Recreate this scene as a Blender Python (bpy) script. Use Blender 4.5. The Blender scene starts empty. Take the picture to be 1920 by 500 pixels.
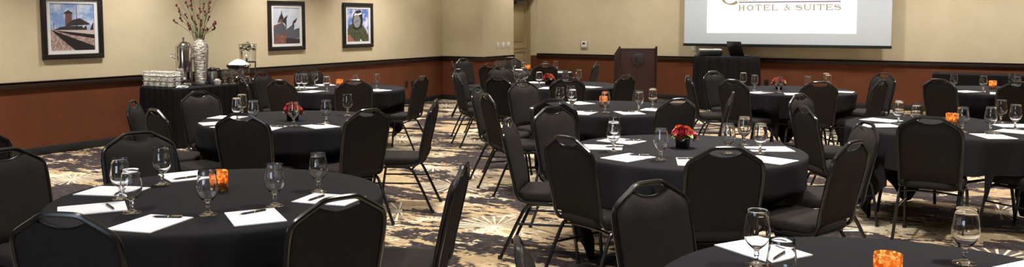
import bpy, bmesh, math, random
from mathutils import Vector, Matrix
PI=math.pi; R=math.radians
C=bpy.context.scene.collection
random.seed(7)
CHAIRS=[
 ('A', -4.246, 2.517, -90.5),
 ('A', -4.255, 3.218, -110.0),
 ('A', -2.961, 2.041, 22.3),
 ('A', -2.471, 2.579, 70.6),
 ('A', -2.468, 3.234, -246.4),
 ('B', -6.132, 4.8, -51.9),
 ('B', -6.385, 5.537, -95.8),
 ('B', -5.565, 4.566, -15.2),
 ('B', -4.914, 4.647, 22.4),
 ('B', -4.481, 5.149, 75.6),
 ('B', -4.47, 5.848, -244.1),
 ('C', -7.737, 7.455, -28.9),
 ('C', -8.181, 8.128, -79.3),
 ('C', -7.178, 7.385, 5.7),
 ('C', -8.359, 8.952, -120.9),
 ('C', -6.633, 7.714, 47.4),
 ('C', -6.479, 8.456, -258.8),
 ('D', -2.687, 5.167, -71.9),
 ('D', -2.793, 5.838, -111.7),
 ('D', -2.099, 4.725, -21.0),
 ('D', -1.416, 4.739, 29.6),
 ('D', -0.994, 5.174, 71.5),
 ('D', -1.031, 5.934, -238.5),
 ('E', -4.408, 7.476, -76.2),
 ('E', -3.987, 6.97, -39.1),
 ('E', -4.352, 8.131, -112.2),
 ('E', -3.358, 6.825, 0.8),
 ('E', -2.69, 7.277, 56.3),
 ('E', -2.503, 7.938, -256.5),
 ('F', -6.352, 10.031, -82.2),
 ('F', -5.899, 9.338, -42.1),
 ('F', -5.29, 9.181, -9.5),
 ('F', -6.223, 10.759, -116.9),
 ('F', -4.661, 9.398, 29.8),
 ('F', -4.381, 10.02, 76.3),
 ('G', -7.809, 12.098, -57.1),
 ('G', -8.165, 12.832, -100.3),
 ('G', -6.965, 11.648, 2.0),
 ('G', -7.755, 13.473, -138.5),
 ('G', -6.464, 12.081, 44.8),
 ('G', -6.083, 12.77, -260.7),
 ('H', -3.124, 10.337, -60.5),
 ('H', -3.124, 11.161, -112.8),
 ('H', -2.598, 10.031, -21.6),
 ('H', -1.917, 10.147, 29.3),
 ('H', -1.495, 10.595, 74.9),
 ('H', -1.533, 11.7, -220.4),
 ('I', -1.134, 7.157, -53.3),
 ('I', -1.353, 8.041, -108.3),
 ('I', -0.427, 6.946, -3.5),
 ('J', -0.51, 11.297, -30.2),
 ('J', 0.098, 11.249, 8.4),
 ('K', -1.011, 3.222, -116.7),
 ('K', -1.012, 2.38, -60.1),
 ('I', 0.184, 7.392, 56.8),
 ('Z', -5.748, 2.931, 75.0)]
TABLES={'A': (-3.3, 2.87),
 'B': (-5.33, 5.43),
 'C': (-7.27, 8.3),
 'D': (-1.82, 5.45),
 'E': (-3.37, 7.73),
 'F': (-5.12, 10.2),
 'G': (-7.0, 12.62),
 'H': (-2.29, 10.81),
 'I': (-0.38, 7.72),
 'J': (-0.03, 12.12),
 'K': (-0.23, 2.83)}
GOBLETS={'A': [(-3.645, 2.565), (-3.337, 2.4), (-3.786, 2.909), (-3.014, 2.544), (-2.891, 2.822), (-2.941, 3.165)],
 'B': [(-5.681, 5.131), (-5.914, 5.402), (-5.384, 5.038), (-4.992, 5.097), (-4.888, 5.367), (-5.11, 5.891)],
 'C': [(-7.597, 7.856), (-7.495, 7.848), (-7.853, 8.418), (-7.074, 7.786), (-6.986, 8.201), (-6.814, 8.405)],
 'D': [(-2.196, 5.129), (-2.315, 5.424), (-1.807, 4.956), (-1.522, 5.415), (-1.533, 5.846), (-1.343, 5.518)],
 'E': [(-3.813, 7.554), (-3.815, 7.803), (-3.593, 7.385), (-3.21, 7.3), (-2.983, 7.568), (-2.968, 7.891)],
 'F': [(-5.64, 9.9), (-5.471, 9.714), (-5.692, 10.225), (-5.212, 9.732), (-4.919, 9.901), (-5.003, 10.476)],
 'G': [(-7.315, 12.19), (-7.112, 12.031), (-7.293, 12.686), (-6.752, 12.074), (-6.483, 12.316), (-6.409, 12.542)],
 'H': [(-2.885, 10.889), (-2.645, 10.526), (-2.318, 10.354), (-2.044, 10.638), (-1.949, 11.303), (-1.87, 10.974)],
 'I': [(-0.746, 7.673), (-0.594, 7.475), (-0.265, 7.362), (-0.078, 7.471), (-0.014, 8.195), (0.087, 7.79)],
 'J': [(-0.541, 11.873), (-0.219, 11.744), (0.084, 12.398), (0.13, 11.768)],
 'K': [(-0.724, 2.958), (-0.56, 2.595), (-0.097, 3.35)]}
PADS={'A': [(-3.554, 2.355), (-3.837, 2.655), (-3.082, 2.302), (-3.864, 3.114), (-2.792, 2.607), (-2.765, 3.046)],
 'B': [(-5.646, 4.895), (-5.92, 5.236), (-5.385, 4.812), (-5.058, 4.872), (-4.77, 5.165)],
 'C': [(-7.73, 8.104), (-7.226, 7.682), (-7.824, 8.578), (-6.654, 8.234)],
 'D': [(-2.33, 5.241), (-2.332, 5.587), (-2.008, 4.924), (-1.597, 4.973), (-1.228, 5.266), (-1.335, 5.724)],
 'E': [(-3.84, 7.324), (-3.805, 7.977), (-3.368, 7.135), (-2.997, 7.364), (-2.87, 7.733)],
 'F': [(-5.618, 10.364), (-4.992, 9.594), (-4.629, 9.994)],
 'G': [(-7.316, 13.007), (-6.385, 12.702)],
 'H': [(-2.519, 10.234), (-2.111, 10.217), (-1.69, 10.823)],
 'I': [(-0.865, 7.473), (-0.902, 7.886), (-0.057, 7.193), (0.084, 8.001), (0.107, 7.58)],
 'J': [(-0.402, 11.625), (-0.034, 11.518)],
 'K': [(-0.753, 3.163), (0.107, 3.316)]}
PENS={'A': [(-3.498, 2.406), (-3.749, 2.625), (-3.102, 2.407), (-3.799, 3.061), (-2.852, 2.653), (-2.818, 3.016)],
 'B': [(-5.023, 4.945), (-4.84, 5.214)],
 'D': [(-2.249, 5.269), (-2.257, 5.652), (-1.972, 5.03), (-1.671, 5.034), (-1.409, 5.588)],
 'E': [(-3.339, 7.308), (-3.025, 7.407)],
 'H': [(-2.418, 10.246)],
 'I': [(0.028, 7.372)],
 'K': [(-0.665, 3.083)]}
CANDLES={'A': (-3.386, 2.93),
 'C': (-7.388, 8.372),
 'E': (-3.446, 7.796),
 'G': (-7.023, 12.709),
 'I': (-0.358, 7.752),
 'J': (-0.125, 12.267),
 'K': (-0.302, 2.943)}
FLOWERS={'B': (-5.269, 5.369),
 'D': (-1.854, 5.504),
 'F': (-5.254, 10.081),
 'H': (-2.438, 10.883)}

# ------------------------------------------------------------------ materials
def mat(name, color, rough=.6, metal=0., spec=.5, **kw):
    m=bpy.data.materials.new(name); m.use_nodes=True
    b=m.node_tree.nodes['Principled BSDF']
    b.inputs['Base Color'].default_value=(*color,1); b.inputs['Roughness'].default_value=rough
    b.inputs['Metallic'].default_value=metal; b.inputs['Specular IOR Level'].default_value=spec
    for k,v in kw.items(): b.inputs[k.replace('_',' ')].default_value=v
    return m
def N(m,t,**kw):
    n=m.node_tree.nodes.new(t)
    for k,v in kw.items(): setattr(n,k,v)
    return n
def L(m,a,b): m.node_tree.links.new(a,b)
def bsdf(m): return m.node_tree.nodes['Principled BSDF']
def pos(m): return N(m,'ShaderNodeNewGeometry').outputs['Position']
def objco(m): return N(m,'ShaderNodeTexCoord').outputs['Object']
def setin(m,sock,v):
    if hasattr(v,'is_linked') or hasattr(v,'links'): L(m,v,sock)
    else: sock.default_value=v
def M_(m,op,a,b=0.,c=0.,clamp=False):
    n=N(m,'ShaderNodeMath',operation=op); n.use_clamp=clamp
    for i,v in enumerate((a,b,c)): setin(m,n.inputs[i],v)
    return n.outputs[0]
def VM(m,op,a,b=(0,0,0)):
    n=N(m,'ShaderNodeVectorMath',operation=op); setin(m,n.inputs[0],a); setin(m,n.inputs[1],b); return n.outputs[0]
def noise(m,vec,scale,detail=3,rough=.5,dist=0.):
    n=N(m,'ShaderNodeTexNoise'); L(m,vec,n.inputs['Vector']); n.inputs['Scale'].default_value=scale
    n.inputs['Detail'].default_value=detail; n.inputs['Roughness'].default_value=rough; n.inputs['Distortion'].default_value=dist
    return n.outputs[0]
def mix(m,f,a,b):
    n=N(m,'ShaderNodeMix',data_type='RGBA'); setin(m,n.inputs[0],f)
    for s,v in ((n.inputs[6],a),(n.inputs[7],b)):
        if isinstance(v,tuple): s.default_value=(*v,1)
        else: L(m,v,s)
    return n.outputs[2]
def step(m,v,lo,hi):
    n=N(m,'ShaderNodeMapRange'); n.interpolation_type='SMOOTHSTEP'; L(m,v,n.inputs[0])
    n.inputs[1].default_value=lo; n.inputs[2].default_value=hi; return n.outputs[0]
def bump(m,h,strength,dist=.01):
    n=N(m,'ShaderNodeBump'); n.inputs['Strength'].default_value=strength; n.inputs['Distance'].default_value=dist
    L(m,h,n.inputs['Height']); L(m,n.outputs[0],bsdf(m).inputs['Normal'])
def mapped(m,vec,scale=(1,1,1),rot=(0,0,0)):
    n=N(m,'ShaderNodeMapping'); L(m,vec,n.inputs[0]); n.inputs['Scale'].default_value=scale; n.inputs['Rotation'].default_value=rot
    return n.outputs[0]

def wallpaper(name,c1,c2):
    m=mat(name,c1,.75,spec=.25); p=pos(m)
    n=noise(m,p,3.,5,.6); n2=noise(m,p,90.,2,.5)
    L(m,mix(m,step(m,n,.35,.65),c1,c2),bsdf(m).inputs['Base Color']); bump(m,n2,.12,.002); return m
W_BEIGE=wallpaper('beige_wallpaper',(.60,.515,.36),(.57,.485,.33))
W_RUST=wallpaper('rust_wallpaper',(.140,.044,.0175),(.122,.037,.015))
W_PLAIN=mat('plain_paint',(.55,.45,.26),.8)
M_CEIL=mat('ceiling_white',(.75,.73,.68),.9)
def wood(name,c1,c2,rough,scale=(1,1,12),rot=(0,0,0)):
    m=mat(name,c1,rough); p=mapped(m,objco(m),scale,rot)
    n=noise(m,p,6.,5,.6,.8); L(m,mix(m,step(m,n,.3,.7),c1,c2),bsdf(m).inputs['Base Color']); return m
W_RAIL=wood('dark_walnut',(.024,.0095,.006),(.016,.007,.005),.45,(3,1,18))
W_BASE=mat('black_baseboard',(.011,.010,.012),.6)
W_MAHOG=wood('mahogany',(.034,.0080,.0085),(.022,.0055,.006),.45,(9,9,.9))
W_MAHOGD=wood('mahogany_edge',(.021,.0065,.006),(.014,.005,.005),.45,(9,9,.9))
M_DOOR=mat('door_tan',(.34,.26,.135),.55)
M_DOORF=mat('door_frame_tan',(.36,.28,.15),.55)
M_BLACKMET=mat('black_metal_frame',(.008,.008,.0085),.22,spec=.5)
bump(M_BLACKMET,noise(M_BLACKMET,objco(M_BLACKMET),420,2),.12,.001)
def fabric(name,c1,c2,scale,rough=.92,sheen=.15):
    m=mat(name,c1,rough,spec=.05,Sheen_Weight=sheen,Sheen_Roughness=.5); o=objco(m)
    w=N(m,'ShaderNodeTexVoronoi'); L(m,o,w.inputs['Vector']); w.inputs['Scale'].default_value=scale
    n=noise(m,o,25,3)
    L(m,mix(m,M_(m,'MULTIPLY',w.outputs[0],n),c1,c2),bsdf(m).inputs['Base Color']); bump(m,w.outputs[0],.5,.002); return m
F_CHAIR=fabric('charcoal_brown_fabric',(.020,.0175,.0168),(.036,.032,.0305),260,.95,.0)
F_CLOTH=mat('black_tablecloth_linen',(.0195,.0188,.0212),.95,spec=.03,Sheen_Weight=.0,Sheen_Roughness=.4)
bump(F_CLOTH,noise(F_CLOTH,objco(F_CLOTH),500,2),.15,.001)
F_SKIRT=mat('black_table_skirting',(.012,.0115,.0125),.9,spec=.06,Sheen_Weight=.0)
M_PLY=mat('table_plywood',(.25,.17,.09),.6)
M_TLEG=mat('table_leg_steel',(.03,.03,.032),.4,.6)
def glass(name,color=(1,1,1),rough=0.,ior=1.45):
    return mat(name,color,rough,Transmission_Weight=1.,IOR=ior)
M_GLASS=glass('clear_glass')
M_WATER=glass('water',(.97,.99,1),0,1.33)
M_PAPER=mat('white_paper',(.64,.655,.70),.8); M_PAPERE=mat('pad_backing',(.45,.38,.28),.8)
M_PEN=mat('black_pen_plastic',(.008,.008,.01),.25); M_GOLD=mat('gold_trim',(.75,.52,.18),.25,1.)
M_CHROME=mat('polished_steel',(.62,.61,.60),.12,1.)
M_STEEL=mat('brushed_steel',(.5,.5,.5),.3,1.)
M_CHINA=mat('white_china',(.82,.81,.77),.25)
M_BLKPL=mat('black_plastic',(.012,.012,.013),.35)
M_GREYPL=mat('silver_grey_plastic',(.42,.42,.44),.35)
M_WHITEPL=mat('white_plastic',(.75,.74,.70),.4)
M_BROWNPL=mat('dark_brown_plate',(.018,.010,.008),.4)
M_DARKSCR=mat('dark_display',(.02,.025,.03),.15)
M_ICE=mat('crushed_ice',(.9,.93,.97),.35,Subsurface_Weight=.2)
M_LEAF=mat('green_leaf',(.085,.20,.035),.5); M_LEAFD=mat('dark_green_leaf',(.03,.085,.018),.5)
M_ROSE=mat('red_petal',(.38,.006,.022),.55,Sheen_Weight=.2); M_ORANGE=mat('orange_petal',(.62,.17,.025),.6)
M_STEM=mat('dry_stem',(.06,.085,.02),.7); M_BUD=mat('dark_red_bud',(.085,.006,.010),.6)
M_WAX=mat('candle_wax',(.85,.72,.5),.5,Subsurface_Weight=.4)
M_SUGAR=mat('paper_packets',(.8,.62,.55),.7)
def emit(name,color,s):
    m=bpy.data.materials.new(name); m.use_nodes=True; nt=m.node_tree; nt.nodes.clear()
    e=nt.nodes.new('ShaderNodeEmission'); e.inputs[0].default_value=(*color,1); e.inputs[1].default_value=s
    o=nt.nodes.new('ShaderNodeOutputMaterial'); nt.links.new(e.outputs[0],o.inputs[0]); return m
EXPO=0.0; LIGHT_W=50; WINDOW_W=115
M_PROJ=emit('projected_white',(1,1,1),1.15)
M_LOGO=emit('projected_gold',(.43,.30,.11),1.0)
M_LOGOP=emit('projected_gold_pale',(.62,.55,.34),1.0)
M_LINE=emit('projected_plum',(.20,.055,.085),1.0)
M_FLAME=emit('candle_flame',(1,.66,.28),60)
M_SCREEN=mat('matte_screen',(.55,.60,.66),.9)
def amber():
    m=mat('amber_mosaic_glass',(.8,.3,.05),.25,Transmission_Weight=.25,IOR=1.4)
    o=objco(m); v=N(m,'ShaderNodeTexVoronoi'); L(m,o,v.inputs['Vector']); v.inputs['Scale'].default_value=85
    ve=N(m,'ShaderNodeTexVoronoi',feature='DISTANCE_TO_EDGE'); L(m,o,ve.inputs['Vector']); ve.inputs['Scale'].default_value=85
    sc_=N(m,'ShaderNodeSeparateColor'); L(m,v.outputs['Color'],sc_.inputs[0]); c=mix(m,step(m,sc_.outputs[0],.15,.85),(.42,.15,.025),(1.,.72,.36)); c2=mix(m,step(m,ve.outputs[0],.0,.12),(.40,.16,.03),c)
    L(m,c2,bsdf(m).inputs['Base Color']); bump(m,ve.outputs[0],.4,.003)
    t=N(m,'ShaderNodeBsdfTranslucent'); L(m,c2,t.inputs[0])
    x=N(m,'ShaderNodeMixShader'); x.inputs[0].default_value=.62
    L(m,bsdf(m).outputs[0],x.inputs[1]); L(m,t.outputs[0],x.inputs[2])
    L(m,x.outputs[0],m.node_tree.nodes['Material Output'].inputs[0]); return m
M_AMBER=amber()
def vasemat():
    m=mat('hammered_silver',(.50,.47,.42),.34,.85); o=mapped(m,objco(m),(1,1,4.5))
    n=noise(m,o,16,4,.65,.6); L(m,mix(m,step(m,n,.3,.7),(.17,.15,.13),(.62,.59,.54)),bsdf(m).inputs['Base Color']); bump(m,n,.9,.02); return m
M_VASE=vasemat()
def carpet():
    m=mat('patterned_carpet',(.4,.3,.2),.95,spec=.1,Sheen_Weight=.1); p=pos(m)
    tan,tan2,cream=(.37,.27,.15),(.28,.205,.12),(.55,.475,.35)
    dark,dark2=(.019,.0125,.014),(.055,.040,.037)
    warp=VM(m,'ADD',p,VM(m,'SCALE',(0,0,0)))
    # jagged woven edges: coordinates stepped to tufts plus turbulent noise
    sn=N(m,'ShaderNodeVectorMath',operation='SNAP'); L(m,p,sn.inputs[0]); sn.inputs[1].default_value=(.022,.022,.022)
    q=sn.outputs[0]
    a=mapped(m,q,(.62,1.5,1),(0,0,R(-24)))
    big=noise(m,a,1.15,9,.66,.45)
    b=mapped(m,q,(1.1,.55,1),(0,0,R(38)))
    big2=noise(m,b,.8,7,.66,.2)
    fine=noise(m,mapped(m,q,(1,3.2,1),(0,0,R(-28))),5.5,5,.65)
    # base: tan with paler flecks
    c=mix(m,step(m,fine,.47,.53),tan,tan2)
    pale=M_(m,'ADD',M_(m,'MULTIPLY',big2,.65),M_(m,'MULTIPLY',fine,.35))
    c=mix(m,step(m,pale,.50,.52),c,cream)
    dk=M_(m,'ADD',M_(m,'MULTIPLY',big,.70),M_(m,'MULTIPLY',fine,.30))
    dcol=mix(m,step(m,noise(m,q,26,3,.6),.50,.62),dark,dark2)
    c=mix(m,step(m,dk,.490,.503),c,dcol)
    # straight-edged dark bands crossing on the diagonal
    xs=N(m,'ShaderNodeSeparateXYZ'); L(m,mapped(m,q,(1,1,1),(0,0,R(62))),xs.inputs[0])
    band=M_(m,'PINGPONG',xs.outputs[0],1.15)
    gate=noise(m,q,.8,4,.6)
    bm_=M_(m,'MULTIPLY',step(m,band,.18,.15),step(m,gate,.53,.55))
    c=mix(m,bm_,c,dark)
    # sunbursts: thin woven rays, some only half fans
    v=N(m,'ShaderNodeTexVoronoi'); v.voronoi_dimensions='2D'; L(m,p,v.inputs['Vector']); v.inputs['Scale'].default_value=.80; v.inputs['Randomness'].default_value=.8
    d=VM(m,'SUBTRACT',p,v.outputs['Position']); ds=N(m,'ShaderNodeSeparateXYZ'); L(m,d,ds.inputs[0])
    rr=M_(m,'SQRT',M_(m,'ADD',M_(m,'MULTIPLY',ds.outputs[0],ds.outputs[0]),M_(m,'MULTIPLY',ds.outputs[1],ds.outputs[1])))
    th=M_(m,'ARCTAN2',ds.outputs[1],ds.outputs[0])
    ray=M_(m,'SINE',M_(m,'MULTIPLY',th,24.))
    thr=M_(m,'SUBTRACT',.86,M_(m,'DIVIDE',.055,M_(m,'MAXIMUM',rr,.01)))
    inray=M_(m,'GREATER_THAN',ray,thr)
    cc=N(m,'ShaderNodeSeparateColor'); L(m,v.outputs['Color'],cc.inputs[0])
    rad=M_(m,'ADD',M_(m,'MULTIPLY',cc.outputs[1],.16),M_(m,'ADD',.10,M_(m,'MULTIPLY',noise(m,q,5.,4,.6),.30)))
    inside=M_(m,'LESS_THAN',rr,rad)
    an=M_(m,'MULTIPLY',cc.outputs[0],6.283)
    hp=M_(m,'ADD',M_(m,'MULTIPLY',ds.outputs[0],M_(m,'COSINE',an)),M_(m,'MULTIPLY',ds.outputs[1],M_(m,'SINE',an)))
    half=M_(m,'MAXIMUM',M_(m,'GREATER_THAN',hp,-.03),M_(m,'GREATER_THAN',cc.outputs[2],.55))
    inside=M_(m,'MULTIPLY',inside,half)
    c=mix(m,M_(m,'MULTIPLY',inside,.55),c,(.13,.095,.075))
    c=mix(m,M_(m,'MULTIPLY',inside,inray),c,(.60,.52,.39))
    L(m,c,bsdf(m).inputs['Base Color']); bump(m,noise(m,p,240,2),.5,.004); return m
M_CARPET=carpet()
# ------------------------------------------------------------------ geometry
class G:
    def __init__(s): s.v=[]; s.f=[]; s.mi=[]
    def add(s,v,f,mi=0):
        o=len(s.v); s.v+= [tuple(x) for x in v]; s.f+=[tuple(i+o for i in q) for q in f]; s.mi+=[mi]*len(f); return s
    def join(s,g,mi=None):
        o=len(s.v); s.v+=g.v; s.f+=[tuple(i+o for i in q) for q in g.f]; s.mi+=[mi]*len(g.f) if mi is not None else g.mi; return s
    def xf(s,M):
        s.v=[tuple(M@Vector(p)) for p in s.v]; return s
    def mv(s,x,y,z): return s.xf(Matrix.Translation((x,y,z)))
    def rz(s,a): return s.xf(Matrix.Rotation(a,4,'Z'))
    def rx(s,a): return s.xf(Matrix.Rotation(a,4,'X'))
    def ry(s,a): return s.xf(Matrix.Rotation(a,4,'Y'))
    def sc(s,x,y,z): return s.xf(Matrix.Diagonal((x,y,z,1)))
def box(x0,x1,y0,y1,z0,z1,bev=0.,seg=2):
    g=G()
    if bev<=0:
        v=[(x,y,z) for z in (z0,z1) for y in (y0,y1) for x in (x0,x1)]
        return g.add(v,[(0,2,3,1),(4,5,7,6),(0,1,5,4),(2,6,7,3),(0,4,6,2),(1,3,7,5)])
    bm=bmesh.new(); bmesh.ops.create_cube(bm,size=1)
    for q in bm.verts: q.co=Vector(((x0+x1)/2+q.co.x*(x1-x0),(y0+y1)/2+q.co.y*(y1-y0),(z0+z1)/2+q.co.z*(z1-z0)))
    bmesh.ops.bevel(bm,geom=bm.edges[:],offset=bev,segments=seg,affect='EDGES',profile=.5)
    bm.verts.index_update(); g.add([v.co[:] for v in bm.verts],[[v.index for v in f.verts] for f in bm.faces]); bm.free(); return g
def spline(pts,n=5,closed=False):
    P=[Vector(p) for p in pts]; out=[]; k=len(P)
    for i in range(k if closed else k-1):
        if closed: a,b,c,d=P[(i-1)%k],P[i],P[(i+1)%k],P[(i+2)%k]
        else: a,b,c,d=P[max(i-1,0)],P[i],P[i+1],P[min(i+2,k-1)]
        for j in range(n):
            t=j/n; out.append(.5*((2*b)+(c-a)*t+(2*a-5*b+4*c-d)*t*t+(3*b-a-3*c+d)*t**3))
    if not closed: out.append(P[-1])
    return out
def tube(pts,r,n=8,closed=False,radii=None,caps=True):
    P=[Vector(p) for p in pts]; k=len(P); g=G(); V=[]; F=[]
    nrm=None
    for i in range(k):
        t=(P[(i+1)%k]-P[(i-1)%k]) if closed else (P[min(i+1,k-1)]-P[max(i-1,0)])
        t.normalize()
        if nrm is None: nrm=t.orthogonal().normalized()
        else: nrm=(nrm-t*nrm.dot(t)).normalized()
        b=t.cross(nrm); rr=radii[i] if radii else r
        for j in range(n):
            a=2*PI*j/n; V.append(P[i]+(nrm*math.cos(a)+b*math.sin(a))*rr)
    for i in range(k if closed else k-1):
        for j in range(n):
            a=i*n+j; b=i*n+(j+1)%n; c=((i+1)%k)*n+(j+1)%n; d=((i+1)%k)*n+j; F.append((a,b,c,d))
    if caps and not closed: F.append(tuple(reversed(range(n)))); F.append(tuple((k-1)*n+j for j in range(n)))
    return g.add(V,F)
def lathe(prof,n=32,closed=False):
    """prof: (r,z) list; r=0 ends become poles"""
    g=G(); V=[];rows=[];F=[]
    for r,z in prof:
        if r<1e-6: rows.append([len(V)]); V.append((0,0,z))
        else:
            rows.append([len(V)+j for j in range(n)]); V+=[(r*math.cos(2*PI*j/n),r*math.sin(2*PI*j/n),z) for j in range(n)]
    k=len(rows)
    for i in range(k if closed else k-1):
        A,B=rows[i],rows[(i+1)%k]
        for j in range(n):
            j2=(j+1)%n
            if len(A)==1 and len(B)==1: continue
            if len(A)==1: F.append((A[0],B[j2],B[j]))
            elif len(B)==1: F.append((A[j],A[j2],B[0]))
            else: F.append((A[j],A[j2],B[j2],B[j]))
    return g.add(V,F)
def loft(rings,capb=True,capt=True):
    n=len(rings[0]); V=[p for r in rings for p in r]; F=[]
    for i in range(len(rings)-1):
        for j in range(n): F.append((i*n+j,i*n+(j+1)%n,(i+1)*n+(j+1)%n,(i+1)*n+j))
    if capb: F.append(tuple(reversed(range(n))))
    if capt: F.append(tuple((len(rings)-1)*n+j for j in range(n)))
    return G().add(V,F)
def ellipsoid(cx,cy,cz,rx,ry,rz,n=10,m=6):
    g=lathe([(math.sin(PI*i/m) if 0<i<m else 0,-math.cos(PI*i/m)) for i in range(m+1)],n); return g.sc(rx,ry,rz).mv(cx,cy,cz)
def plate(poly,y,t=.0015):
    """flat polygon in the local xz plane, thickness t towards -y"""
    n=len(poly); V=[(x,y,z) for x,z in poly]+[(x,y-t,z) for x,z in poly]
    return G().add(V,[tuple(range(n)),tuple(reversed(range(n,2*n)))]+[(i,(i+1)%n,(i+1)%n+n,i+n) for i in range(n)])
def obj(name,g,m,parent=None,sharp=38):
    me=bpy.data.meshes.new(name); me.from_pydata(g.v,[],g.f)
    for q in (m if isinstance(m,(list,tuple)) else [m]): me.materials.append(q)
    me.polygons.foreach_set('material_index',g.mi)
    bm=bmesh.new(); bm.from_mesh(me); bmesh.ops.recalc_face_normals(bm,faces=bm.faces[:]); bm.to_mesh(me); bm.free()
    me.polygons.foreach_set('use_smooth',[True]*len(me.polygons)); me.set_sharp_from_angle(angle=R(sharp)); me.update()
    o=bpy.data.objects.new(name,me); C.objects.link(o)
    if parent: o.parent=parent
    return o
def tag(o,label=None,cat=None,group=None,kind=None):
    if label: o['label']=label
    if cat: o['category']=cat
    if group: o['group']=group
    if kind: o['kind']=kind
    return o
def thing(name,label,cat,loc=(0,0,0),rz=0.,group=None):
    o=bpy.data.objects.new(name,None); o.empty_display_size=.1; C.objects.link(o); o.location=loc; o.rotation_euler=(0,0,rz)
    return tag(o,label,cat,group)
def struct(name,g,m,sharp=38): return tag(obj(name,g,m,None,sharp),kind='structure')
def dup(o,parent=None):
    c=o.copy(); C.objects.link(c)
    if parent: c.parent=parent
    for ch in list(o.children): dup(ch,c)
    return c
class Proto:
    def __init__(s,root): s.root=root; s.used=False
    def place(s,loc,rz,label,group=None):
        o=s.root if not s.used else dup(s.root); s.used=True
        o.location=loc; o.rotation_euler=(0,0,rz); o['label']=label
        if group: o['group']=group
        return o
# ------------------------------------------------------------------ room
XL,YB,XJ,YJ,XR,YF,ZC=-9.98,16.75,-9.02,14.45,5.6,-3.2,3.15
struct('floor',box(XL-.3,XR+.2,YF-.2,YB+.2,-.12,0),M_CARPET)
struct('ceiling',box(XL-.3,XR+.2,YF-.2,YB+.2,ZC,ZC+.12),M_CEIL)
def wall2(name,a):  # lower rust panel, upper beige panel: one wall, two papers
    x0,x1,y0,y1=a; g=G(); g.join(box(x0,x1,y0,y1,0,.845),1); g.join(box(x0,x1,y0,y1,.845,ZC),0)
    return struct(name,g,[W_BEIGE,W_RUST])
wall2('wall_left',(XL-.2,XL,YF-.2,YJ))
wall2('wall_jog',(XL-.2,XJ-.25,YJ,YJ+.2))
D0,D1=15.69,16.66
wall2('wall_door',(XJ-.25,XJ,YJ,D0))
g=G(); g.join(box(XJ-.25,XJ,D1,YB,0,.845),1); g.join(box(XJ-.25,XJ,D1,YB,.845,ZC),0); g.join(box(XJ-.25,XJ,D0,D1,2.12,ZC),0)
struct('wall_doorhead',g,[W_BEIGE,W_RUST])
wall2('wall_back',(XJ-.4,XR+.2,YB,YB+.2))
wall2('wall_right',(XR,XR+.2,YF-.2,YB))
# wall behind the camera with a wide window
WX0,WX1,WZ0,WZ1=-3.9,-1.1,1.05,2.6
g=box(XL,WX0,YF-.2,YF,0,ZC); g.join(box(WX1,XR,YF-.2,YF,0,ZC)); g.join(box(WX0,WX1,YF-.2,YF,0,WZ0)); g.join(box(WX0,WX1,YF-.2,YF,WZ1,ZC))
struct('wall_front',g,W_PLAIN)
g=G()
for i in range(3):
    x=WX0+(WX1-WX0)*i/2; g.join(box(x-.04,x+.04,YF-.14,YF-.06,WZ0,WZ1))
for z in (WZ0+.03,WZ1-.03): g.join(box(WX0,WX1,YF-.14,YF-.06,z-.03,z+.03))
struct('window_1',g,M_WHITEPL)
def rail(name,a,prof='rail'):
    x0,x1,y0,y1=a; g=G()
    if prof=='rail':
        g.join(box(x0,x1,y0,y1,.805,.89,.006)); 
        e=.008; g.join(box(x0-e*(x0<XL+1 and 0),x1,y0,y1,.862,.885,.004))
    else: g.join(box(x0,x1,y0,y1,0,.1,.006))
    return struct(name,g,W_RAIL if prof=='rail' else W_BASE)
rail('trim_1',(XL,XL+.03,YF,YJ)); rail('baseboard_left',(XL,XL+.015,YF,YJ),'b')
rail('trim_2',(XL+.03,XJ+.03,YJ-.03,YJ)); rail('baseboard_jog',(XL+.015,XJ+.015,YJ-.015,YJ),'b')
rail('trim_3',(XJ,XJ+.03,YJ,D0)); rail('baseboard_door',(XJ,XJ+.015,YJ,D0),'b')
rail('trim_4',(XJ+.0,XR,YB-.03,YB)); rail('baseboard_back',(XJ,XR,YB-.015,YB),'b')
rail('trim_5',(XR-.03,XR,YF,YB-.03)); rail('baseboard_right',(XR-.015,XR,YF,YB-.015),'b')
# door, set back in its opening
dr=tag(bpy.data.objects.new('door_1',None),kind='structure'); C.objects.link(dr); dr.location=(XJ-.21,D0,0)
W=D1-D0
g=box(-.02,.02,.0,.13,.0,2.1); g.join(box(-.02,.02,W-.13,W,0,2.1)); 
for z0,z1 in ((0,.22),(.93,1.09),(1.97,2.1)): g.join(box(-.02,.02,.13,W-.13,z0,z1))
for z0,z1 in ((.22,.93),(1.09,1.97)): 
    g.join(box(-.018,.004,.13,W-.13,z0,z1)); g.join(box(-.01,.016,.19,W-.19,z0+.06,z1-.06,.01))
obj('door_panel',g,M_DOOR,dr)
g=box(.015,.032,.10,W-.06,1.0,1.055,.004); obj('panel_moulding',g,M_DOOR,dr)
g=box(-.02,.09,W-.035,W-.001,0,2.12); g.join(box(-.02,.09,.001,.03,0,2.12)); g.join(box(-.02,.09,.03,W-.035,2.09,2.12)); obj('door_frame',g,M_DOORF,dr)
g=lathe([(0,0),(.03,0),(.03,.01),(.012,.02),(.012,.05),(.028,.06),(.028,.085),(0,.09)],14).ry(PI/2).mv(.02,.09,.98); obj('door_knob',g,M_STEEL,dr)
g=box(.02,.10,.34,.72,1.965,2.04,.008); g.join(tube([(.06,.66,2.04),(.10,.5,2.075),(.08,.85,2.085)],.01,6)); obj('door_closer',g,mat('closer_grey',(.10,.10,.11),.4),dr)
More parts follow.
